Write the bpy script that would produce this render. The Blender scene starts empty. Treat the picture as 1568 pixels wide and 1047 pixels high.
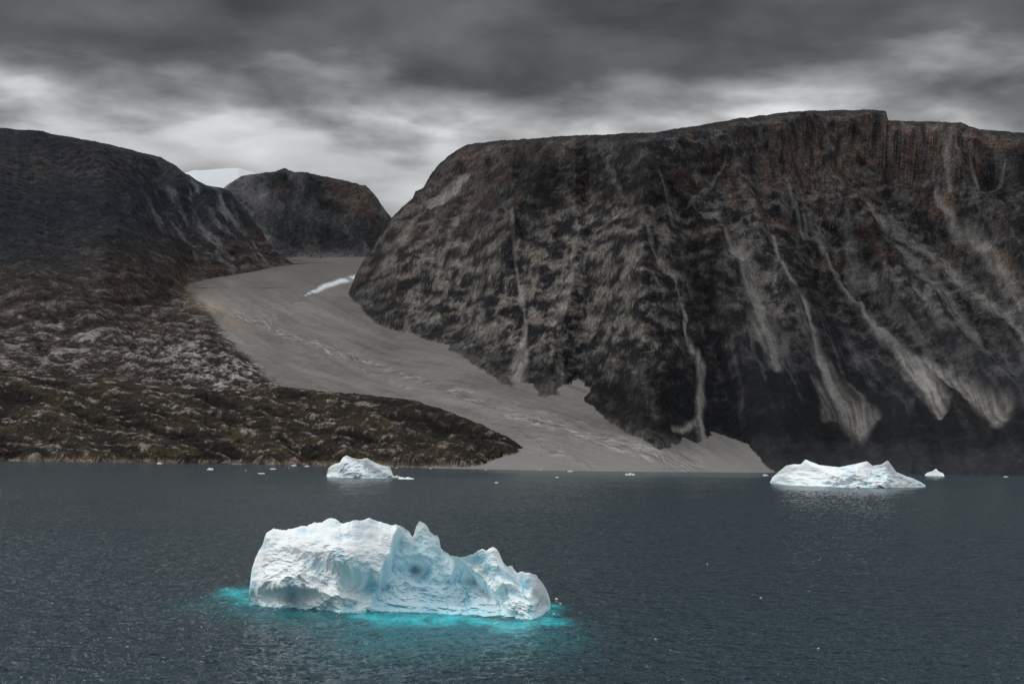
import bpy, math
import numpy as np
from mathutils import Matrix, Vector
sc = bpy.context.scene
CAMZ = 22.0
F = 50/36*1568.0
PIT = math.atan(181.0/F); ROL = math.radians(0.84)
Fv = np.array([0, math.cos(PIT), math.sin(PIT)]); R0 = np.array([1.0,0,0]); U0 = np.array([0,-math.sin(PIT),math.cos(PIT)])
Rv = math.cos(ROL)*R0+math.sin(ROL)*U0; Uv = -math.sin(ROL)*R0+math.cos(ROL)*U0
cam_d = bpy.data.cameras.new("camera"); cam = bpy.data.objects.new("camera", cam_d); sc.collection.objects.link(cam)
cam_d.lens = 50; cam_d.sensor_width = 36; cam_d.clip_start = 1; cam_d.clip_end = 60000
M = Matrix(((Rv[0],Uv[0],-Fv[0],0),(Rv[1],Uv[1],-Fv[1],0),(Rv[2],Uv[2],-Fv[2],CAMZ),(0,0,0,1)))
cam.matrix_world = M; sc.camera = cam

# helpers between image pixels and view rays: sideways slope (q = X/Y) and slope of sight line (e = dz/Y)
def ray(px, py):
    px = np.asarray(px, float); py = np.asarray(py, float)
    a = (px-784)/F; b = -(py-523.5)/F
    D = [a*Rv[i]+b*Uv[i]+Fv[i] for i in range(3)]
    return D[0]/D[1], D[2]/D[1]
def to_image_px(q, e):  # projects a view ray back to image pixels
    x = q*Rv[0]+Rv[1]+e*Rv[2]; y = q*Uv[0]+Uv[1]+e*Uv[2]; d = q*Fv[0]+Fv[1]+e*Fv[2]
    return 784+F*x/d, 523.5-F*y/d
def water_pt(px, py):
    q, e = ray(px, py); Y = -CAMZ/e
    return q*Y, Y

# ---------- noise ----------
def perlin(x, y, seed=0):
    rng = np.random.RandomState(seed+11)
    perm = rng.permutation(512).astype(np.int32)
    ang = rng.rand(512)*2*np.pi; gx = np.cos(ang).astype(np.float32); gy = np.sin(ang).astype(np.float32)
    xi = np.floor(x).astype(np.int32); yi = np.floor(y).astype(np.int32)
    xf = (x-xi).astype(np.float32); yf = (y-yi).astype(np.float32)
    u = xf*xf*xf*(xf*(xf*6-15)+10); v = yf*yf*yf*(yf*(yf*6-15)+10)
    def g(ix, iy, dx, dy):
        h = perm[(perm[ix & 511]+iy) & 511]
        return gx[h]*dx+gy[h]*dy
    n00 = g(xi,yi,xf,yf); n10 = g(xi+1,yi,xf-1,yf); n01 = g(xi,yi+1,xf,yf-1); n11 = g(xi+1,yi+1,xf-1,yf-1)
    a = n00+u*(n10-n00); b = n01+u*(n11-n01)
    return (a+v*(b-a))*1.5
def fbm(x, y, o=4, seed=0, gain=0.5, ridged=False):
    s = np.zeros(np.broadcast(x,y).shape, np.float32); A = 1.0; tot = 0
    for i in range(o):
        n = perlin(x*2**i+i*17.3, y*2**i-i*9.1, seed+i)
        if ridged: n = 1-2*np.abs(n)
        s += A*n; tot += A; A *= gain
    return s/tot
def ss(a, b, x):
    t = np.clip((x-a)/(b-a), 0, 1); return t*t*(3-2*t)

# ---------- terrain grid ----------
NQ, NY = 1300, 1000
q1 = np.linspace(-0.45, 0.45, NQ)
Y1 = np.concatenate([np.linspace(3050, 6000, 540), np.linspace(6007, 9800, NY-540-40), np.linspace(9900, 14500, 40)])
NB = np.searchsorted(Y1, 9700)
Q, Y = np.meshgrid(q1, Y1)
X = Q*Y
def curve(pts):
    p = np.array(pts, float); q, e = ray(p[:,0], p[:,1])
    return np.interp(q1, q, e)
def smooth1(a, w):
    k = np.exp(-0.5*(np.arange(-3*w,3*w+1)/w)**2); k /= k.sum(); return np.convolve(np.pad(a,3*w,mode='edge'), k, 'valid')
def pxi(xs, vs):
    q, e = ray(np.array(xs, float), np.full(len(xs), 500.0)); return np.interp(q1, q, vs)

shore = smooth1(pxi([-150,0,300,600,700,850,1000,1150,1250,1400,1800],[4000,4000,3950,3750,3500,3300,3330,3700,4000,4050,3950]), 12)
S = Y-shore[None,:]
zb = np.interp(S, [-1500,-100,0,15,150,700,1600,2600,3600,4600,6000,11000],[-120,-12,0,2,22,127,350,620,952,1212,1300,1300])
ebase = (zb-CAMZ)/Y
def toe_from(ecurve):
    rt = np.zeros(NQ); zt = np.zeros(NQ)
    for i in range(NQ):
        eb = np.maximum.accumulate(ebase[:NB,i])
        rt[i] = np.interp(ecurve[i], eb+np.arange(NB)*1e-9, Y1[:NB])
    rt = smooth1(rt, 3)
    for i in range(NQ): zt[i] = np.interp(rt[i], Y1, zb[:,i])
    return rt, zt
def form_base(toe, crest, k, fixed=None, nz=0.0, seed=0):
    ec = curve(crest)+nz*fbm(q1*90, q1*0+.5, 5, seed, .62)/F
    if fixed is None: rt, zt = toe_from(curve(toe))
    else:
        rt = np.full(NQ, fixed); zt = np.array([np.interp(fixed, Y1, zb[:,i]) for i in range(NQ)])
    rc = (CAMZ-zt+k*rt)/(k-ec); rc = np.maximum(rc, rt+30)
    rc = smooth1(rc, 4); zc = CAMZ+ec*rc
    return rt, zt, rc, zc
def form_z(fb, prof, back, disp=None):
    rt, zt, rc, zc = fb
    t0 = (Y-rt)/(rc-rt)
    r = Y if disp is None else Y+disp*(1-ss(0.86,0.98,t0))
    t = (r-rt)/(rc-rt)
    z = zt+(zc-zt)*prof(np.clip(t,0,1))
    z = np.where(t < 0, zt+(r-rt)*0.6-2, z)
    z = np.where(t > 1, zc+(r-rc)*back, z)
    return z, t
def only(z, lo, hi):
    a = pxi([lo-1,lo,hi,hi+1],[1,0,0,1])[None,:]; return np.where(a > .5, -400, z)

U = Q*5500
# ---- big mountain on the right ----
toeR = [(300,440),(500,440),(535,452),(545,472),(600,512),(640,522),(720,547),(760,574),(820,602),(900,634),(985,672),(1090,695),(1160,712),(1200,726),(1568,733),(1800,737)]
crR = [(300,640),(500,520),(533,450),(545,418),(560,392),(575,372),(600,333),(618,315),(632,303),(636,293),(648,288),(660,266),(674,250),(690,236),(705,226),(715,221),(740,217),(800,213),(870,208),(930,206),(1000,203),(1050,196),(1130,182),(1210,171),(1330,168),(1357,170),(1360,184),(1420,186),(1470,188),(1500,199),(1568,203),(1680,215),(1800,230)]
fR = form_base(toeR, crR, pxi([500,700,1200,1800],[0.8,0.72,0.75,0.75]), nz=3.0, seed=901)
cl = pxi([500,1000,1120,1230,1500,1560,1800],[0,0.15,0.5,1,1,0.6,0.5])[None,:]
def profR(t):
    a = np.interp(t, [0,.1,.3,.55,.8,.93,1],[0,.06,.25,.56,.81,.935,1])
    b = np.interp(t, [0,.12,.5,.70,.74,.86,.9,.985,1],[0,.06,.40,.60,.67,.78,.93,.99,1])
    return a*(1-cl)+b*cl
backR = pxi([540,720,860],[-0.6,-0.45,-0.04])[None,:]
z0, _ = form_z(fR, profR, backR)
# scree chutes traced in image pixels on the undisturbed face
PX, PY = to_image_px(Q, (z0-CAMZ)/Y)
wobx = fbm(PX/26, PY/40, 3, 101)
def poly(pts, w, soft=1.0, wob=6):
    m = np.zeros(PX.shape, np.float32)
    p = np.array(pts, float); ww = np.array(w, float); pad = ww.max()*2+wob+4
    box = (PX > p[:,0].min()-pad)&(PX < p[:,0].max()+pad)&(PY > p[:,1].min()-pad)&(PY < p[:,1].max()+pad)
    x = PX[box]+wobx[box]*wob; y = PY[box]; best = np.zeros(x.shape)
    for i in range(len(p)-1):
        d = p[i+1]-p[i]; L2 = (d**2).sum(); s = np.clip(((x-p[i,0])*d[0]+(y-p[i,1])*d[1])/L2, 0, 1)
        dist = np.hypot(x-p[i,0]-s*d[0], y-p[i,1]-s*d[1]); W = ww[i]+(ww[i+1]-ww[i])*s
        best = np.maximum(best, 1-ss(W*0.2, W*1.4, dist))
    m[box] = best*soft; return m
CH = [
 ([(770,318),(783,360),(795,418),(802,450),(806,480)],[2,4,5,4,2],.75),
 ([(805,480),(802,520),(795,560),(790,582)],[3,7,13,18],.8),
 ([(860,510),(858,550),(850,590)],[5,14,26],.45),
 ([(1040,440),(1052,490),(1068,530),(1076,580),(1068,615)],[2,4,6,7,6],.9),
 ([(1070,612),(1055,640),(1028,652)],[6,8,4],.8),([(1070,612),(1074,650),(1088,682)],[6,9,7],.8),
 ([(1110,350),(1135,400),(1155,450),(1172,510),(1188,560)],[3,10,16,20,12],.8),
 ([(1180,345),(1210,410),(1235,480),(1252,545),(1280,600),(1318,648)],[3,6,5,7,16,26],.9),
 ([(1285,390),(1325,445),(1372,505),(1402,555),(1425,600),(1442,640)],[3,6,9,18,19,12],.95),
 ([(1372,505),(1420,550),(1475,600),(1530,650)],[4,6,12,22],.85),
 ([(1330,300),(1400,330),(1455,385),(1510,430),(1550,465)],[5,12,16,14,8],.65),
 ([(1370,360),(1420,400),(1470,470),(1500,520)],[14,20,18,10],.55),
 ([(1295,330),(1305,380),(1335,420)],[10,14,8],.5),
 ([(1535,235),(1505,268),(1495,290),(1515,312),(1560,330)],[3,7,12,12,8],.85),
 ([(1430,300),(1500,370),(1560,440),(1620,480)],[4,10,14,18],.6),
 ([(1560,470),(1600,560),(1660,660)],[5,14,24],.6),
 ([(985,350),(1010,390),(1040,440)],[6,8,3],.5),
 ([(1010,265),(1022,300),(1032,330)],[3,6,4],.5),
 ([(1120,230),(1090,270),(1060,290)],[2,4,3],.4),
 ([(715,265),(685,300),(660,325)],[4,10,6],.75),
 ([(640,330),(618,365),(590,400)],[4,8,6],.5),
 ([(905,335),(880,370),(862,420),(850,460)],[9,8,7,5],.4),
 ([(1240,575),(1262,600),(1270,640)],[4,8,10],.5),
 ([(620,480),(625,500),(632,516)],[4,8,12],.5),
 ([(1230,300),(1250,340),(1285,390)],[3,5,4],.6),([(1060,300),(1090,330),(1110,350)],[2,4,4],.5),([(700,330),(690,370),(670,410)],[3,6,5],.4),
 ([(1200,250),(1215,290),(1232,320)],[3,4,3],.5),([(1420,240),(1440,270),(1455,300)],[3,6,5],.5),([(930,230),(945,270),(965,310)],[2,4,3],.35),
 ([(960,560),(985,610),(1000,650)],[3,8,14],.3),([(1385,410),(1400,450),(1430,490)],[3,6,4],.5),([(1150,300),(1165,320),(1180,345)],[2,3,3],.5)]
SM = np.zeros(PX.shape, np.float32)
for pts, w, a in CH: SM = np.maximum(SM, poly(pts, w, a, 9))
Hv = np.clip(z0,-50,1800)*1.5
Sh = pxi([500,650,800,950,1060,1150,1300,1568,1800],[-900,-750,-300,100,350,620,850,950,950])[None,:]
w1_ = fbm(U/420, Hv/420, 4, 91); w2_ = fbm(U/130+5, Hv/130, 3, 95)
Uw = U+Sh*np.clip(z0/1500,0,1.1)+60*w1_+18*w2_
Hw = Hv+60*fbm(U/300+7, Hv/300, 3, 97)
gz = ss(0.2,0.62,z0/1400)
rt_ = pxi([950,1150],[0,1])[None,:]        # talus-dominated part of the face
big = fbm(Uw/560, Hw/2200, 2, 21, 0.4, ridged=True)
med = fbm(Uw/210, Hw/900, 2, 31, 0.4)
talus = fbm(Uw/50, Hw/1400, 3, 48, .5)
leftfade = pxi([530,600,760],[0.2,0.6,1])[None,:]
relief = 210*big+85*med*(.5+.7*gz)*(1-.45*rt_*(1-gz))-100
kk = (1-rt_*.85*(1-gz))*(1-.85*SM)
dispR = (relief*(1-.35*SM)+9*talus*(1-gz)-16*SM)*leftfade
zR, tR = form_z(fR, profR, backR, dispR)
topf = (1-0.95*ss(0.90,0.99,tR))
Hz = zR*1.4
wq = 40*fbm(U/200, Hz/200, 3, 99)
crag = fbm((U+wq)/150, (Hz+wq)/125, 6, 41, 0.6, ridged=True)
blk = np.tanh(3*fbm((U+.5*Hz)/75, (Hz-.4*U)/75, 4, 43, 0.55))
rough = fbm(X/110, Y/110, 5, 61, 0.65, ridged=True)*14
ledge = np.sin((zR+0.25*U+50*w1_)/22)*4.0*ss(.35,.7,tR)
zR = zR+((rough*.8+26*(crag-.3)+6*blk)*ss(0.02,0.14,tR)*kk+ledge*(1-SM))*topf*(.35+.65*leftfade)
# ---- left hill ----
toeL = [(-250,600),(0,585),(150,560),(240,500),(285,437),(350,424),(400,413),(450,404),(480,402),(600,402)]
crL = [(-250,200),(-100,192),(0,196),(60,202),(130,214),(200,229),(245,241),(270,254),(284,266),(290,268),(303,277),(315,283),(340,288),(352,292),(360,303),(370,316),(385,335),(400,352),(412,372),(425,388),(450,406),(480,440),(600,600)]
fL = form_base(toeL, crL, pxi([-250,0,240,285,450],[.5,.5,.52,.75,.8]), nz=2.2, seed=905)
profL = lambda t: np.interp(t,[0,.15,.5,.85,1],[0,.12,.52,.92,1])
z0, _ = form_z(fL, profL, -0.35)
HL = np.clip(z0,-50,2000)*1.6
wl = fbm(U/400+3, HL/400, 4, 92)
UL = U+700*z0/1700+60*wl
mL = fbm(UL/190, HL/700, 3, 33, .45, ridged=True); bL = fbm(UL/520,HL/1500,2,35,ridged=True)
cgL = fbm((U+.8*HL)/130, (HL-.25*U)/70, 5, 37, .6)
dispL = (120*bL+34*mL-65)*pxi([0,250,450],[0.9,1,0.45])[None,:]
zL, tL = form_z(fL, profL, -0.35, dispL)
zL = zL+(rough*0.8+9*cgL)*ss(0,0.1,tL)*(1-0.85*ss(0.85,1,tL))
zL = only(zL, -400, 500)
# ---- low ridge by the shore ----
toeN = [(-250,702),(0,706),(400,711),(700,716),(720,713),(750,705),(790,694),(815,690),(900,720)]
crN = [(-250,565),(-60,566),(0,571),(50,572),(100,577),(160,580),(250,590),(330,598),(370,594),(400,592),(440,592),(500,599),(560,603),(600,607),(640,614),(690,631),(740,650),(780,670),(805,686),(815,690),(850,800)]
fN = form_base(toeN, crN, pxi([0,700,820],[.42,.42,.35]), nz=5, seed=909)
profN = lambda t: np.interp(t,[0,.04,.5,.85,1],[0,.08,.56,.92,1])
zN0, _ = form_z(fN, profN, -0.3)
UN = Q*4400; wn = 14*fbm(UN/120, zN0/40, 3, 44)
strat = fbm((UN-1.2*zN0)/75, (zN0+0.16*UN+wn)/13, 4, 71, 0.62)
hum = fbm(UN/210, (zN0+.22*UN+wn)/42, 4, 46, .5)
dN = 50*fbm(U/300,Y/400,2,45,ridged=True)-15+46*hum+20*strat
zN, tN = form_z(fN, profN, -0.3, dN)
zN = zN+(strat*2)*ss(0,0.06,tN)*(1-.55*ss(.8,1,tN))
zN = only(zN, -400, 850)
# ---- distant hill and ice cap ----
crC = [(200,520),(320,330),(340,292),(352,281),(370,270),(400,265),(430,262),(480,267),(530,277),(560,290),(580,308),(597,330),(640,380),(900,520)]
fC = form_base(None, crC, pxi([0,1],[.62,.62]), 8500, nz=2, seed=911)
profC = lambda t: np.interp(t,[0,.15,.5,.82,1],[0,.08,.45,.9,1])
z0c, _ = form_z(fC, profC, -0.3)
uC = U+450*(z0c-1300)/700+60*fbm(U/200,z0c/200,3,98)
zC, tC = form_z(fC, profC, -0.3, 260*fbm(uC/230,z0c/700,3,81,.5,ridged=True)+70*fbm(U/110,z0c/70,4,84)-100)
zC = zC+rough*1.0*ss(0,.1,tC)*(1-.8*ss(.85,1,tC))
zC = only(zC, 220, 760)
crI = [(0,520),(200,330),(250,290),(270,279),(300,270),(330,267),(365,264),(400,280),(500,400)]
fI = form_base(None, crI, pxi([0,1],[.45,.45]), 10500)
zI, tI = form_z(fI, lambda t: 1-(1-t)**2, -0.1)
zI = only(zI, 120, 560)

# valley floor relief
BX, BY = to_image_px(Q, ebase)
xb = np.interp(BY, [400,435,480,515,560,592,640],[250,287,322,352,402,432,520])+14*fbm(Y/150,X/150,4,59)
leftmid = ss(0, 45, xb-BX)*ss(100,600,S)
UB = Q*5500
crM = fbm((UB-1.0*zb)/110,(zb+.2*UB)/26,5,51,0.65)
zB = zb+leftmid*(20+28*crM+rough*1.0)
chan = fbm((X+0.55*Y)/110, (Y-0.5*X)/900, 4, 55, ridged=True)
zB += (1-leftmid)*ss(20,400,S)*(10*chan+34*fbm((X+0.6*Y)/420,(Y-.5*X)/1800,3,56)+3.0*fbm(X/25,Y/25,3,57))*(1-.95*ss(6700,7300,Y))
zB += 3*fbm(X/60,Y/60,3,58)*np.exp(-(S/80)**2)
stack = np.stack([zB, zR, zL, zN, zC, zI])
lab = stack.argmax(0); Z = np.clip(stack.max(0), -150, 2600)
PX, PY = to_image_px(Q, (Z-CAMZ)/Y)

# ---------- rock types ----------
wobx = fbm(PX/26, PY/26, 3, 101); woby = fbm(PX/20+9, PY/20, 3, 103)
def blob(cx, cy, rx, ry, rot=0):
    c, s = math.cos(math.radians(rot)), math.sin(math.radians(rot))
    dx = PX-cx+wobx*rx*0.6; dy = PY-cy+woby*ry*.6; a = (dx*c+dy*s)/rx; b = (-dx*s+dy*c)/ry
    return np.exp(-(a*a+b*b))
def mix(c, col, m):
    m = np.clip(m,0,1)[...,None]; return c*(1-m)+np.array(col, np.float32)*m

fine = fbm(X/55, Y/55, 4, 111, 0.65)
st1 = fbm(Uw/75, Hw/420, 5, 121, 0.62); st2 = fbm(Uw/18, Hw/300, 3, 123, 0.6)
stl = fbm(Uw/38, Hw/1100, 4, 124, .6)
Hc = Z*1.4
iso = fbm((U+.35*Hc)/85, (Hc-.3*U)/75, 6, 125, 0.74)
c = np.zeros(PX.shape+(3,), np.float32)+np.array([0.022,0.024,0.028], np.float32)
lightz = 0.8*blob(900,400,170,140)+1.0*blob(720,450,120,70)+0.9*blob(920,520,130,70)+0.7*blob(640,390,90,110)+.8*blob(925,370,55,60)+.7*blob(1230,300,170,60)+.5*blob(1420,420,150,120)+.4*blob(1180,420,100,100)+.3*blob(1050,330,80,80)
c = mix(c, [0.075,0.076,0.082], ss(-0.25,0.3,iso+.3*st1)*(1-.75*ss(540,630,PY)))
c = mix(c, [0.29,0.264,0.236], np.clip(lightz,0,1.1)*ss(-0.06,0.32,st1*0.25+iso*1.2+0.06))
c = mix(c, [0.17,0.172,0.18], 0.7*ss(0.08,0.4,st2*.5+iso*.8)*ss(0.3,0.9,tR)*(1-0.6*blob(1080,560,120,100)))
c = mix(c, [0.115,0.115,0.118], .8*ss(0.04,.35,stl)*ss(1000,1150,PX)*(1-ss(560,650,PY)))
c = mix(c, [0.155,0.102,0.074], ss(0.05,0.4,fbm((Uw)/130,Hc/200,4,131,.6))*ss(.35,.75,tR)*0.7)
c = mix(c, [0.14,0.098,0.074], ss(-.05,.3,fbm(U/60,Hc/60,4,137,.6))*np.clip(.9*blob(690,330,80,60)+.8*blob(760,270,70,35)+.5*blob(600,440,50,50),0,1)*.7)
cb = blob(1290,235,150,45)+.8*blob(1420,215,90,26)+.9*blob(862,228,28,14,-45)+.6*blob(750,235,40,20)+.4*blob(1200,285,90,25)
c = mix(c, [0.29,0.218,0.175], np.clip(cb*1.2,0,1)*ss(-.15,.3,fbm(U/40,Hc/70,4,133,.65)+0.05)*.8)
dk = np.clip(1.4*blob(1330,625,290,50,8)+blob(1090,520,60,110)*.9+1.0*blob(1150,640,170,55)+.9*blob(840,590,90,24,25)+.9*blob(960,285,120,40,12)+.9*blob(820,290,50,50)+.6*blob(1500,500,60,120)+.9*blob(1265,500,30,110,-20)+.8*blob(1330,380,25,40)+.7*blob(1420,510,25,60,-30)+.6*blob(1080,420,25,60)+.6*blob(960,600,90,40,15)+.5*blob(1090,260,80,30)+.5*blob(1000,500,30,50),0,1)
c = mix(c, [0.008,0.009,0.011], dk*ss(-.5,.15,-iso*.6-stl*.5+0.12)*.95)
c = mix(c, [0.035,0.038,0.043], ss(.93,.99,tR)*.7*(1-np.clip(cb,0,1)))
c = mix(c, [0.235,0.225,0.213], SM*(0.4+0.6*ss(-.3,.25,st2+iso*.4)))
c = mix(c, [0.13,0.12,0.11], (1-ss(0.0,.05,tR))*ss(-.3,.3,fine+.1)*(1-ss(1080,1180,PX))*.9)
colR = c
# --- left hill
c = np.zeros(PX.shape+(3,), np.float32)+np.array([0.012,0.018,0.026], np.float32)
mid = ss(345,480,PY+0.15*PX+25*wobx)
rk = .75*np.where(lab==0, crM, cgL)+.5*fbm((X+.5*Y)/35,(Y-.3*X)/25,4,141,0.7)
c = mix(c, [0.044,0.036,0.032], mid)
c = mix(c, [0.080,0.052,0.040], mid*ss(.0,.4,fbm(X/150,Y/110,4,142,.6))*.75)
c = mix(c, [0.080,0.055,0.044], blob(110,255,170,26)*ss(-.2,.4,fine)*.8)
c = mix(c, [0.25,0.228,0.215], mid*ss(0.05,0.33,rk)*(.35+.65*ss(430,560,PY)))
c = mix(c, [0.010,0.010,0.010], mid*ss(0.03,0.3,-rk)*.8)
c = mix(c, [0.055,0.063,0.076], (1-mid)*ss(0.10,0.45,iso)*.75)
stL = fbm(UL/45, HL/500, 4, 145, .6)
c = mix(c, [0.18,0.19,0.205], ss(0.0,0.4,stL)*np.clip(blob(300,330,70,60,40)+blob(365,370,60,40,40),0,1)*.8)
c = mix(c, [0.42,0.405,0.39], np.clip(1.2*blob(355,575,65,26)+.6*blob(270,540,60,25)+.45*blob(290,470,25,30)+.4*blob(100,520,100,40),0,1)*ss(-.05,.25,rk)*1.1)
c = mix(c, [0.18,0.13,0.09], blob(305,450,25,25)*.6)
colL = c
# --- near ridge
c = np.zeros(PX.shape+(3,), np.float32)+np.array([0.033,0.026,0.020], np.float32)
rn = .75*strat+.5*fbm((UN-zN0)/22,(zN0+.2*UN)/7,4,151,0.65)+.15*hum
c = mix(c, [0.058,0.046,0.027], ss(-.1,.35,fbm(UN/150,zN0/30,3,153)))
c = mix(c, [0.31,0.275,0.247], ss(0.13,0.36,rn)*.95*(1-.5*blob(690,650,90,25,18)))
c = mix(c, [0.008,0.007,0.007], np.clip(blob(690,650,90,22,18)*.7+.95*ss(.03,.3,-hum*.8-.5*rn),0,1)*.92)
c = mix(c, [0.34,0.275,0.22], (1-ss(3,14,Z))*ss(-.3,.2,fine)*.9)
colN = c
# --- distant hill
c = np.zeros(PX.shape+(3,), np.float32)+np.array([0.030,0.034,0.041], np.float32)
stC = fbm(uC/60, z0c/300, 4, 161, .6)
c = mix(c, [0.16,0.163,0.175], ss(0.0,.4,stC)*.6)
mC = np.clip(blob(385,300,45,20,25)+.8*blob(400,370,18,30)+.6*blob(330,290,25,12),0,1)
c = mix(c, [0.20,0.20,0.205], mC*.9)
c = mix(c, [0.14,0.098,0.078], np.clip(blob(545,305,45,22,35)+.6*blob(435,290,14,8),0,1)*.7)
c = mix(c, [0.15,0.14,0.14], blob(500,395,80,12)*.8)
colC = c
# --- gravel
g0 = fbm((X+0.55*Y)/40, (Y-0.5*X)/500, 4, 171, .6); g1 = fbm((X+0.55*Y)/200, (Y-0.5*X)/900, 3, 175, .6)
c = np.zeros(PX.shape+(3,), np.float32)+np.array([0.140,0.133,0.127], np.float32)
c = c*(1+0.36*g0[...,None]+0.20*fine[...,None]+.45*g1[...,None])
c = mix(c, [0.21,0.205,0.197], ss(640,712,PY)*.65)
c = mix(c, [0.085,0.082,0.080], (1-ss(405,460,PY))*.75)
lines = np.zeros(PX.shape, np.float32)
for pts, w, a in [([(300,455),(345,478),(395,492),(440,512),(500,535),(560,552),(610,570),(680,595),(740,618),(800,640),(880,662),(980,690),(1060,712)],[4,6,8,7,6,6,5,6,6,9,12,16,20],.9),
 ([(390,470),(430,490),(440,512)],[3,3,4],.6),([(470,462),(420,470),(385,490)],[3,3,4],.5),([(640,580),(720,600),(800,622),(900,650)],[2,2,3,4],.6),([(740,618),(790,655),(850,690),(900,712)],[3,5,7,9],.6),
 ([(440,512),(470,522),(540,560),(640,600)],[2,3,3,2],.6)]:
    lines = np.maximum(lines, poly(pts, w, a, 16))
br = fbm((X+0.55*Y)/12+3*wobx, (Y-0.5*X)/110, 3, 173, .6)
c = mix(c, [0.36,0.36,0.36], lines*ss(.08,.35,br)*.7)
c = mix(c, [0.07,0.067,0.065], lines*ss(.08,.32,-br)*.8)
c = mix(c, [0.095,0.082,0.073], np.clip(blob(960,658,100,9,15)+blob(430,435,110,12,-5)*.7+.7*blob(600,505,60,10,20),0,1)*.7)
c = mix(c, [0.28,0.22,0.17], blob(345,480,50,12,35)*.5)
gl = poly([(468,452),(500,438),(545,424)],[1.5,4,4.5],1,9)
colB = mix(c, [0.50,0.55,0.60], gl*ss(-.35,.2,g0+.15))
lm = np.clip(ss(-4, 12, xb-BX+14*fine),0,1)
colB = colB*(1-lm[...,None])+colL*lm[...,None]
colI = np.zeros_like(c)+np.array([0.60,0.63,0.66], np.float32)
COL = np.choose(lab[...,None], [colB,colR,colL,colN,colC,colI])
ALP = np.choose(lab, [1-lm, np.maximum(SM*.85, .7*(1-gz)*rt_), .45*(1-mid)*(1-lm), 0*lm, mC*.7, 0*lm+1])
lab2 = lab.copy(); lab2[(lab == 0)&(lm > 0.5)] = 2; lab2[(lab==0)&(gl>0.5)] = 6
COL4 = np.concatenate([COL, ALP[...,None]], -1)

# ---------- mesh building ----------
def mesh_from_grid(name, P, C, fm=None, mat=None, attr="Col", smooth=True):
    nr, nc = P.shape[:2]
    idx = np.arange(nr*nc).reshape(nr,nc)
    f = np.stack([idx[:-1,:-1], idx[:-1,1:], idx[1:,1:], idx[1:,:-1]], -1)
    if fm is not None: f = f[fm]
    f = f.reshape(-1,4)
    if fm is None: used = np.arange(nr*nc); f = f.astype(np.int32)
    else:
        used, inv = np.unique(f, return_inverse=True); f = inv.reshape(-1,4).astype(np.int32)
    V = P.reshape(-1,3)[used].astype(np.float32)
    me = bpy.data.meshes.new(name)
    me.vertices.add(len(V)); me.vertices.foreach_set("co", V.ravel())
    me.loops.add(f.size); me.loops.foreach_set("vertex_index", f.ravel())
    me.polygons.add(len(f)); me.polygons.foreach_set("loop_start", np.arange(0, f.size, 4, dtype=np.int32))
    try: me.polygons.foreach_set("loop_total", np.full(len(f), 4, np.int32))
    except Exception: pass
    me.update(calc_edges=True)
    me.polygons.foreach_set("use_smooth", np.full(len(f), smooth, bool))
    if C is not None:
        a = me.color_attributes.new(name=attr, type='FLOAT_COLOR', domain='POINT')
        k = C.shape[-1]
        cc = np.ones((len(V),4), np.float32); cc[:,:k] = C.reshape(-1,k)[used]; a.data.foreach_set("color", cc.ravel())
    ob = bpy.data.objects.new(name, me); sc.collection.objects.link(ob)
    if mat: me.materials.append(mat)
    return ob

def newmat(name):
    m = bpy.data.materials.new(name); m.use_nodes = True; nt = m.node_tree
    return m, nt, nt.nodes["Principled BSDF"]
def N(nt, t, **kw):
    n = nt.nodes.new(t)
    for k, v in kw.items():
        if k in n.inputs: n.inputs[k].default_value = v
        else: setattr(n, k, v)
    return n
def math_(nt, op, a, b=None, c=None, clamp=False):
    n = nt.nodes.new("ShaderNodeMath"); n.operation = op; n.use_clamp = clamp
    for i, v in enumerate([a,b,c]):
        if v is None: continue
        if isinstance(v, (int,float)): n.inputs[i].default_value = v
        else: nt.links.new(v, n.inputs[i])
    return n.outputs[0]
def maprange(nt, v, a, b, c, d, smooth=False):
    n = nt.nodes.new("ShaderNodeMapRange"); n.interpolation_type = 'SMOOTHSTEP' if smooth else 'LINEAR'
    nt.links.new(v, n.inputs[0])
    for i, x in enumerate([a,b,c,d]): n.inputs[i+1].default_value = x
    return n.outputs[0]

def rockmat(name, var=(0.5,1.5), s1=0.035, s2=0.15, bdist=25.0):
    m, nt, b = newmat(name); L = nt.links
    at = N(nt, "ShaderNodeAttribute", attribute_name="Col"); tc = N(nt, "ShaderNodeTexCoord")
    n1 = N(nt, "ShaderNodeTexNoise", Scale=s1, Detail=8.0, Roughness=0.7); L.new(tc.outputs["Object"], n1.inputs["Vector"])
    n2 = N(nt, "ShaderNodeTexNoise", Scale=s2, Detail=3.0, Roughness=0.7, Distortion=0.6); L.new(tc.outputs["Object"], n2.inputs["Vector"])
    f = math_(nt, 'MULTIPLY', maprange(nt, n1.outputs["Fac"], .35,.65,var[0],var[1]), maprange(nt, n2.outputs["Fac"], .35,.65,.4,1.65))
    k = math_(nt,'SUBTRACT',1.0, math_(nt,'MULTIPLY', at.outputs["Alpha"], .85))
    f = math_(nt,'ADD',1.0, math_(nt,'MULTIPLY', math_(nt,'SUBTRACT',f,1.0), k))
    mx = N(nt, "ShaderNodeVectorMath", operation='SCALE'); L.new(at.outputs["Color"], mx.inputs[0]); L.new(f, mx.inputs["Scale"])
    L.new(mx.outputs[0], b.inputs["Base Color"])
    b.inputs["Roughness"].default_value = 0.95; b.inputs["Specular IOR Level"].default_value = 0.12
    h = math_(nt,'ADD', n1.outputs["Fac"], math_(nt,'MULTIPLY', n2.outputs["Fac"], .3))
    bp = N(nt, "ShaderNodeBump", Distance=bdist); L.new(h, bp.inputs["Height"]); L.new(k, bp.inputs["Strength"])
    L.new(bp.outputs[0], b.inputs["Normal"])
    return m
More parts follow.
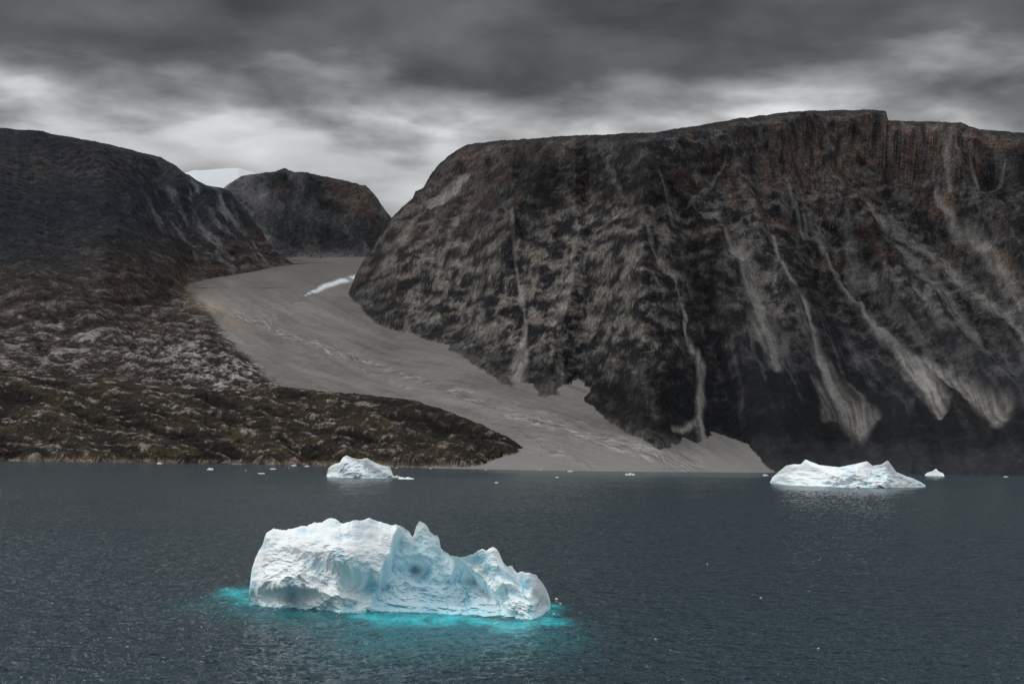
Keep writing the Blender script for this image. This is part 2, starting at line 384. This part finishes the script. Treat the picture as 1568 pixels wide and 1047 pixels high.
rock = rockmat("rock_and_scree", bdist=55)
tundra = rockmat("tundra_rock", bdist=28)
gravel = rockmat("glacial_gravel", var=(.3,1.7), s1=.12, s2=.5, bdist=14)
snow = rockmat("old_snow", var=(.9,1.1), bdist=4)
P = np.stack([X, Y, Z], -1)
fl = lab2[:-1,:-1]
for k, nm, mt in [(0,"gravel_valley",gravel),(1,"mountain",rock),(2,"hillside",tundra),(3,"coastal_ridge",tundra),(4,"distant_hill",rock),(5,"ice_cap",snow),(6,"glacier_tongue",snow)]:
    if (fl==k).any(): mesh_from_grid(nm, P, COL4, fl==k, mt)
del stack, zR, zL, zN, zC, zI, zB

# ---------- sea ----------
qs = np.concatenate([np.linspace(-2.5,-.5,40), np.linspace(-0.45, 0.45, 1150), np.linspace(.5,2.5,40)])
ys = np.concatenate([[30,60,90],np.geomspace(112, 2600, 1150), np.geomspace(2700,40000,50)])
QS, YS = np.meshgrid(qs, ys); XS = QS*YS
glow = np.zeros(XS.shape)  # turquoise light welling up from submerged ice, painted into the water colour
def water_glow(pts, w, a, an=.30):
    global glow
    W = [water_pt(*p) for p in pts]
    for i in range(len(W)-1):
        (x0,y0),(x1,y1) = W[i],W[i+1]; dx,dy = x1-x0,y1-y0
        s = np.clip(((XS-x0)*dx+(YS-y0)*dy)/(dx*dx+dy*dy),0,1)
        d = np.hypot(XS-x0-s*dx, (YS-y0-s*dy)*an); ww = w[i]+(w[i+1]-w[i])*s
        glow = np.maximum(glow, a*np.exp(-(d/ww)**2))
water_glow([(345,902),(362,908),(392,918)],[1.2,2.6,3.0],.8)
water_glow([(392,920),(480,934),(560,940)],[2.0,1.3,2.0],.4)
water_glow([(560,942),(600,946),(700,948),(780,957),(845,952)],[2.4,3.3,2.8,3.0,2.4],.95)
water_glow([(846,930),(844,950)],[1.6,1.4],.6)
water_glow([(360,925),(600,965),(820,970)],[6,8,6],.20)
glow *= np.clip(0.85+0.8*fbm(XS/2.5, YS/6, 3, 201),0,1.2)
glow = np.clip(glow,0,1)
ca_, sa_ = math.cos(math.radians(14)), math.sin(math.radians(14))
xr = XS*ca_+YS*sa_; yr = -XS*sa_+YS*ca_
gust = .8+.5*fbm(XS/130, YS/200, 3, 210)
wav = .40*fbm(xr/4.6, yr/2.8, 4, 211, .55)+.23*fbm(xr/1.7+7, yr/1.2, 2, 221,.5)+.25*fbm(xr/26, yr/16, 2, 231)
WZ = wav*gust*ss(90,130,YS)*(1-ss(2000,2700,YS))*(np.abs(QS)<.46)
wm, nt, b = newmat("sea_water"); L = nt.links
at = N(nt, "ShaderNodeAttribute", attribute_name="Col"); tc = N(nt, "ShaderNodeTexCoord")
mp = N(nt, "ShaderNodeMapping"); mp.inputs["Rotation"].default_value = (0,0,math.radians(14)); mp.inputs["Scale"].default_value = (0.8,1,1.0); L.new(tc.outputs["Object"], mp.inputs[0])
w0 = N(nt, "ShaderNodeTexNoise", Scale=1.6, Detail=3.0, Roughness=0.6, Distortion=0.4); L.new(mp.outputs[0], w0.inputs["Vector"])
w1 = N(nt, "ShaderNodeTexNoise", Scale=0.30, Detail=3.0, Roughness=0.6, Distortion=0.4); L.new(mp.outputs[0], w1.inputs["Vector"])
h = math_(nt, 'ADD', math_(nt,'MULTIPLY',w1.outputs[0],2.6), math_(nt,'MULTIPLY',w0.outputs[0],.6))
bp = N(nt, "ShaderNodeBump", Strength=1.0, Distance=1.0); L.new(h, bp.inputs["Height"]); L.new(bp.outputs[0], b.inputs["Normal"])
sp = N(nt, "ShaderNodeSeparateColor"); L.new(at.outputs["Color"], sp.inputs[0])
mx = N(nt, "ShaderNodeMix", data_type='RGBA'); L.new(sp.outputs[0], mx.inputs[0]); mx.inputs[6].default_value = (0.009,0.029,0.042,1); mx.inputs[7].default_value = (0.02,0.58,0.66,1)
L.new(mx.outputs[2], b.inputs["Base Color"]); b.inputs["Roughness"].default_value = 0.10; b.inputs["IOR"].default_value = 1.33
b.inputs["Specular Tint"].default_value = (.75,.93,1,1)
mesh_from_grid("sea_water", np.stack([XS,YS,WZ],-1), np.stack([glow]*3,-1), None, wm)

# ---------- icebergs ----------
im, nt, b = newmat("iceberg_ice"); L = nt.links
at = N(nt, "ShaderNodeAttribute", attribute_name="Col"); tc = N(nt, "ShaderNodeTexCoord")
n1 = N(nt, "ShaderNodeTexNoise", Scale=0.8, Detail=8.0, Roughness=0.55); L.new(tc.outputs["Object"], n1.inputs["Vector"])
f = maprange(nt, n1.outputs[0], .3,.7,.93,1.05)
mx = N(nt, "ShaderNodeVectorMath", operation='SCALE'); L.new(at.outputs["Color"], mx.inputs[0]); L.new(f, mx.inputs["Scale"])
L.new(mx.outputs[0], b.inputs["Base Color"]); b.inputs["Roughness"].default_value = 0.55; b.inputs["Specular IOR Level"].default_value=.3
bp = N(nt, "ShaderNodeBump", Strength=0.5, Distance=0.25); L.new(n1.outputs[0], bp.inputs["Height"]); L.new(bp.outputs[0], b.inputs["Normal"])

def iceberg(name, crest, base, depthfn, thick, nx, nf, nb, nsc, namp, seed, colfn=None, jag=0.02):
    cr = np.array(crest, float); ba = np.array(base, float)
    px = np.linspace(cr[0,0], cr[-1,0], nx)
    cy = smooth1(np.interp(px, cr[:,0], cr[:,1]), 1); by = smooth1(np.interp(px, ba[:,0], ba[:,1]), max(3,nx//50))
    qb, eb = ray(px, by); Yb = -CAMZ/eb
    s = (px-px[0])/(px[-1]-px[0]); tp = np.sqrt(np.clip(1-np.abs(2*s-1)**7, 0, 1))
    vf = np.linspace(0,1,nf)
    D = depthfn(px[None,:], vf[:,None])*tp[None,:]
    qc, ec = ray(px, cy)
    Yc = Yb+D[-1]; zc = CAMZ+ec*Yc
    size = zc.max()
    zc = np.maximum(zc+size*jag*fbm(s*30, px*0+.5, 4, seed+7, .65), 0.02*size)
    zs = smooth1(zc, max(4, nx//22)); zs = np.minimum(zs, zc*1.15)
    Yf = Yb[None,:]+D; zf = zs[None,:]*vf[:,None]+(zc-zs)[None,:]*vf[:,None]**4
    vb = np.linspace(0,1,nb)[1:]
    Yk = Yc[None,:]+thick*tp[None,:]*(vb[:,None]**0.8); zk = zc[None,:]*(1-vb[:,None]**1.6)
    YY = np.concatenate([Yb[None,:]-0.04*size-0*Yf[:1], Yf, Yk, Yk[-1:]+0.02*size]); ZZ = np.concatenate([-0.25*size+0*Yf[:1], zf, zk, -0.25*size+0*Yf[:1]])
    vv = np.clip(ZZ/np.maximum(zc[None,:],1e-3),0,1); QQ = qb[None,:]*(1-vv)+qc[None,:]*vv
    XX = QQ*YY
    arc = ZZ+0.7*(YY-Yb[None,:])
    n = fbm(XX/nsc, arc/nsc, 5, seed, 0.5)+0.6*fbm(XX/nsc*1.5+9+.3*arc/nsc, arc/nsc*1.5, 4, seed+20, .55, ridged=True)-.25
    env = np.clip(1.15-vv,0.15,1)*tp[None,:]
    YY = YY-namp*n*env
    XX = QQ*YY+0.5*namp*fbm(XX/nsc+31, arc/nsc, 4, seed+40)*env*np.clip(vv*4,0,1)
    C = np.zeros(YY.shape+(3,))+np.array([.86,.92,.94])
    low = np.clip(1-ZZ/(0.06*size),0,1)[...,None]; C = C*(1-.6*low)+np.array([.30,.76,.84])*.6*low
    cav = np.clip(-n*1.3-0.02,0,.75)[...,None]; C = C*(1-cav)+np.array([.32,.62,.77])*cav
    if colfn is not None: C = colfn(C, 784+F*QQ, np.clip(vv,0,1), XX, ZZ)
    return mesh_from_grid(name, np.stack([XX,YY,ZZ],-1), C, None, im)

crF = [(381,915),(382,900),(385,872),(392,852),(402,834),(407,817),(418,810),(432,812),(450,808),(460,804),(470,805),(480,799),(492,801),(503,795),(513,792),(524,801),(535,798),(545,796),(556,797),(565,793),(578,799),(590,800),(600,803),(612,804),(624,812),(632,823),(637,806),(642,799),(652,802),(660,815),(672,821),(675,838),(690,849),(706,854),(725,847),(738,840),(745,841),(757,836),(766,848),(770,860),(778,866),(784,866),(792,878),(800,876),(812,878),(822,880),(832,893),(840,908),(843,922)]
baF = [(381,926),(400,928),(440,931),(495,934),(520,938),(545,938),(570,934),(640,936),(700,940),(760,943),(790,945),(815,950),(830,945),(843,926)]
def edge(v): return 560+18*np.sin(v*3.0+.3)+55*v**2.2
def depF(px, v):
    lobe = 1.2*v+7*v**3.5+1.9*np.sin(v*9+px/30)*(1-v)*v*2
    bowl = 3+14*v**0.5-5.2*v
    bowl = bowl*np.clip(v*6,0,1)**.6
    right = 5*v**0.8+3.6*np.sin(px/11+v*6)*v*(1-v)*1.5
    m = ss(-3, 12, px-edge(v))
    m2 = ss(-8, 20, px-(775-95*v))
    d = lobe*(1-m)+(bowl*(1-m2)+right*m2)*m
    d = d+3.4*np.exp(-((px-538)/20)**2-((v-.22)/.16)**2)+3.8*np.exp(-((px-638)/13)**2-((v-.42)/.09)**2)
    d = d-2.2*np.exp(-((px-440)/35)**2-((v-.36)/.2)**2)+2.8*np.exp(-((px-455)/30)**2-((v-.14)/.1)**2)
    d = d-1.6*np.exp(-((px-510)/30)**2-((v-.62)/.15)**2)
    return d
def colF_(C, px, v, XX, ZZ):
    m = ss(-2,14,px-edge(v))*ss(10,-30,px-(775-95*v))*(1-ss(.75,.95,v))
    k = (.42*m)[...,None]; C = C*(1-k)+np.array([.32,.68,.82])*k
    cr = np.zeros(px.shape)
    for x0,sl,w in [(822,-25,1.6),(800,-40,1.2),(775,-60,1.3),(722,-20,1.2),(690,30,1.0)]:
        cr = np.maximum(cr, np.exp(-((px-(x0+sl*v)+3*np.sin(v*17+x0))/w)**2)*(v<.8))
    k = (.75*cr)[...,None]; return C*(1-k)+np.array([.08,.58,.74])*k
iceberg("iceberg", crF, baF, depF, 7.0, 560, 300, 90, 4.5, 2.3, 300, colF_, .03)

crB = [(1179,738),(1183,730),(1190,724),(1203,713),(1216,710),(1226,711),(1234,703),(1243,707),(1256,712),(1285,715),(1305,711),(1328,706),(1336,713),(1350,711),(1359,704),(1366,713),(1372,722),(1386,728),(1400,733),(1410,738),(1417,743)]
baB = [(1179,739),(1210,743),(1260,745),(1300,746),(1360,747),(1417,745)]
iceberg("iceberg", crB, baB, lambda px,v: 34*v**1.0+14*np.sin(px/22+v*4)*v*(1-v)*2+4*v**4+16*np.tanh(np.sin(px/17-3*v)*3)*v*(1-v), 40, 340, 90, 40, 16, 8.5, 400)
crS = [(500,728),(503,716),(512,710),(520,708),(525,700),(531,697),(540,701),(552,703),(562,701),(572,707),(584,712),(597,714),(600,722),(603,731)]
baS = [(500,730),(520,731),(560,732),(603,732)]
iceberg("iceberg", crS, baS, lambda px,v: 14*v+9*np.sin(px/9+v*4)*v*(1-v)*2, 22, 200, 70, 30, 10, 5.2, 500)
crT = [(1416,727),(1420,723),(1428,721),(1433,717),(1438,722),(1444,724),(1446,728)]
iceberg("iceberg", crT, [(1416,728),(1446,729)], lambda px,v: 10*v+3*np.sin(px+v*3)*v*(1-v), 18, 60, 24, 12, 8, 2, 600)

# ---------- small floating ice ----------
rng = np.random.RandomState(4)
Vs, Fs = [], []
def chunk(px, py, wpx, hpx):
    x, y = water_pt(px, py); x = float(x); y = float(y); s = y/F; nx_, ny_ = 13, 7
    base = len(Vs); w = wpx*s; h = hpx*s
    a0, b0, c0 = rng.rand(3)*10
    for j in range(ny_):
        for i in range(nx_):
            a = i/(nx_-1)*2-1; bq = j/(ny_-1)*2-1
            r = max(0.0, 1-a*a)*max(0.0,1-bq*bq)
            z = h*(r**.35)*(0.3+.7*abs(math.sin(a*4+a0)*math.cos(bq*2+b0)))*(1+.15*float(rng.randn()))-(0.2*h if r < 1e-4 else 0)
            Vs.append((x+a*w/2*(1+.1*math.sin(3*bq+c0)), y+bq*w*0.3, z))
    for j in range(ny_-1):
        for i in range(nx_-1):
            k = base+j*nx_+i; Fs.append((k,k+1,k+1+nx_,k+nx_))
for p in [(1172,728,9,2.5),(965,727,15,3.5),(873,722,8,3),(853,731,5,1.5),(760,739,5,1.5),(622,733,24,3),(607,731,12,4),(322,719,10,3),(264,709,16,4),(244,710,8,2),(212,708,12,2.5),(418,718,9,1.5),(400,725,12,1.2),(450,713,8,1.5),(470,714,7,1.5),(1083,864,2.5,2),(1165,915,3,2),(1253,993,4,2),(852,917,4,2.5),(858,924,3,2),(848,940,4,2),(1425,726,10,2.5),(1540,730,7,1.5),(90,706,8,1.5)]:
    chunk(*p)
for i in range(10):
    chunk(rng.uniform(150,900), rng.uniform(716,722), rng.uniform(2,4), rng.uniform(.5,.9))
me = bpy.data.meshes.new("floating_ice_fragments"); me.from_pydata(Vs, [], Fs); me.update()
ca = me.color_attributes.new(name="Col", type='FLOAT_COLOR', domain='POINT'); ca.data.foreach_set("color", np.tile([.85,.9,.92,1],len(Vs)).astype(np.float32))
me.materials.append(im); ob = bpy.data.objects.new("floating_ice_fragments", me); sc.collection.objects.link(ob)

# ---------- light ----------
sd = bpy.data.lights.new("sun",'SUN'); so = bpy.data.objects.new("sun", sd); sc.collection.objects.link(so)
sd.energy = 1.5; sd.angle = math.radians(10); sd.color = (1,.97,.93)
az, el = math.radians(-68), math.radians(40)
sv = Vector((math.sin(az)*math.cos(el), math.cos(az)*math.cos(el), math.sin(el)))
so.rotation_euler = sv.to_track_quat('Z','Y').to_euler(); so.location = (0,0,500)
w = bpy.data.worlds.new("World"); sc.world = w; w.use_nodes = True; nt = w.node_tree; L = nt.links
bg = nt.nodes["Background"]
sky = N(nt, "ShaderNodeTexSky", sky_type='NISHITA'); sky.sun_disc = False; sky.sun_elevation = el; sky.sun_rotation = az
tc = N(nt, "ShaderNodeTexCoord"); sx = N(nt, "ShaderNodeSeparateXYZ"); L.new(tc.outputs["Generated"], sx.inputs[0])
zz = math_(nt,'MAXIMUM', sx.outputs[2], 0.0); den = math_(nt,'ADD', zz, 0.15)
cx = math_(nt,'DIVIDE', sx.outputs[0], den); cyy = math_(nt,'DIVIDE', sx.outputs[1], den)
cb_ = N(nt, "ShaderNodeCombineXYZ"); L.new(cx, cb_.inputs[0]); L.new(cyy, cb_.inputs[1])
c1 = N(nt, "ShaderNodeTexNoise", Scale=1.35, Detail=5.0, Roughness=0.48, Distortion=0.25); L.new(cb_.outputs[0], c1.inputs["Vector"])
c2 = N(nt, "ShaderNodeTexNoise", Scale=4.0, Detail=7.0, Roughness=0.5, Distortion=0.2); L.new(cb_.outputs[0], c2.inputs["Vector"])
zn = math_(nt,'ADD', zz, math_(nt,'MULTIPLY', math_(nt,'SUBTRACT', c1.outputs[0], 0.5), 0.18))
zn = math_(nt,'ADD', zn, math_(nt,'MULTIPLY', math_(nt,'SUBTRACT', c2.outputs[0], 0.5), 0.08))
gr = N(nt, "ShaderNodeValToRGB"); L.new(zn, gr.inputs[0])
cr = gr.color_ramp; cr.elements[0].position = 0; cr.elements[0].color = (.52,.52,.52,1)
cr.elements[1].position = 1; cr.elements[1].color = (1.15,1.15,1.15,1)
for p, v in [(.10,.50),(.17,.48),(.215,.54),(.24,.27),(.27,.11),(.36,.072),(.5,.45),(.65,1.0)]:
    e = cr.elements.new(p); e.color = (v,v,v,1)
cl_ = maprange(nt, c1.outputs[0], .32,.68,1.3,.7); cl2 = maprange(nt, c2.outputs[0], .3,.7,1.4,.65)
br_ = math_(nt,'MULTIPLY', math_(nt,'MULTIPLY', cl_, cl2), gr.outputs[0])
tint = N(nt, "ShaderNodeVectorMath", operation='SCALE'); tint.inputs[0].default_value = (.99,1.0,1.01); L.new(br_, tint.inputs["Scale"])
sks = N(nt, "ShaderNodeVectorMath", operation='SCALE'); L.new(sky.outputs[0], sks.inputs[0]); sks.inputs["Scale"].default_value = 0.08
mxs = N(nt, "ShaderNodeMix", data_type='RGBA'); mxs.inputs[0].default_value = 0.96; L.new(sks.outputs[0], mxs.inputs[6]); L.new(tint.outputs[0], mxs.inputs[7])
L.new(mxs.outputs[2], bg.inputs["Color"]); bg.inputs["Strength"].default_value = 1.0
sc.view_settings.view_transform = 'Standard'; sc.view_settings.look = 'None'; sc.view_settings.exposure = 0
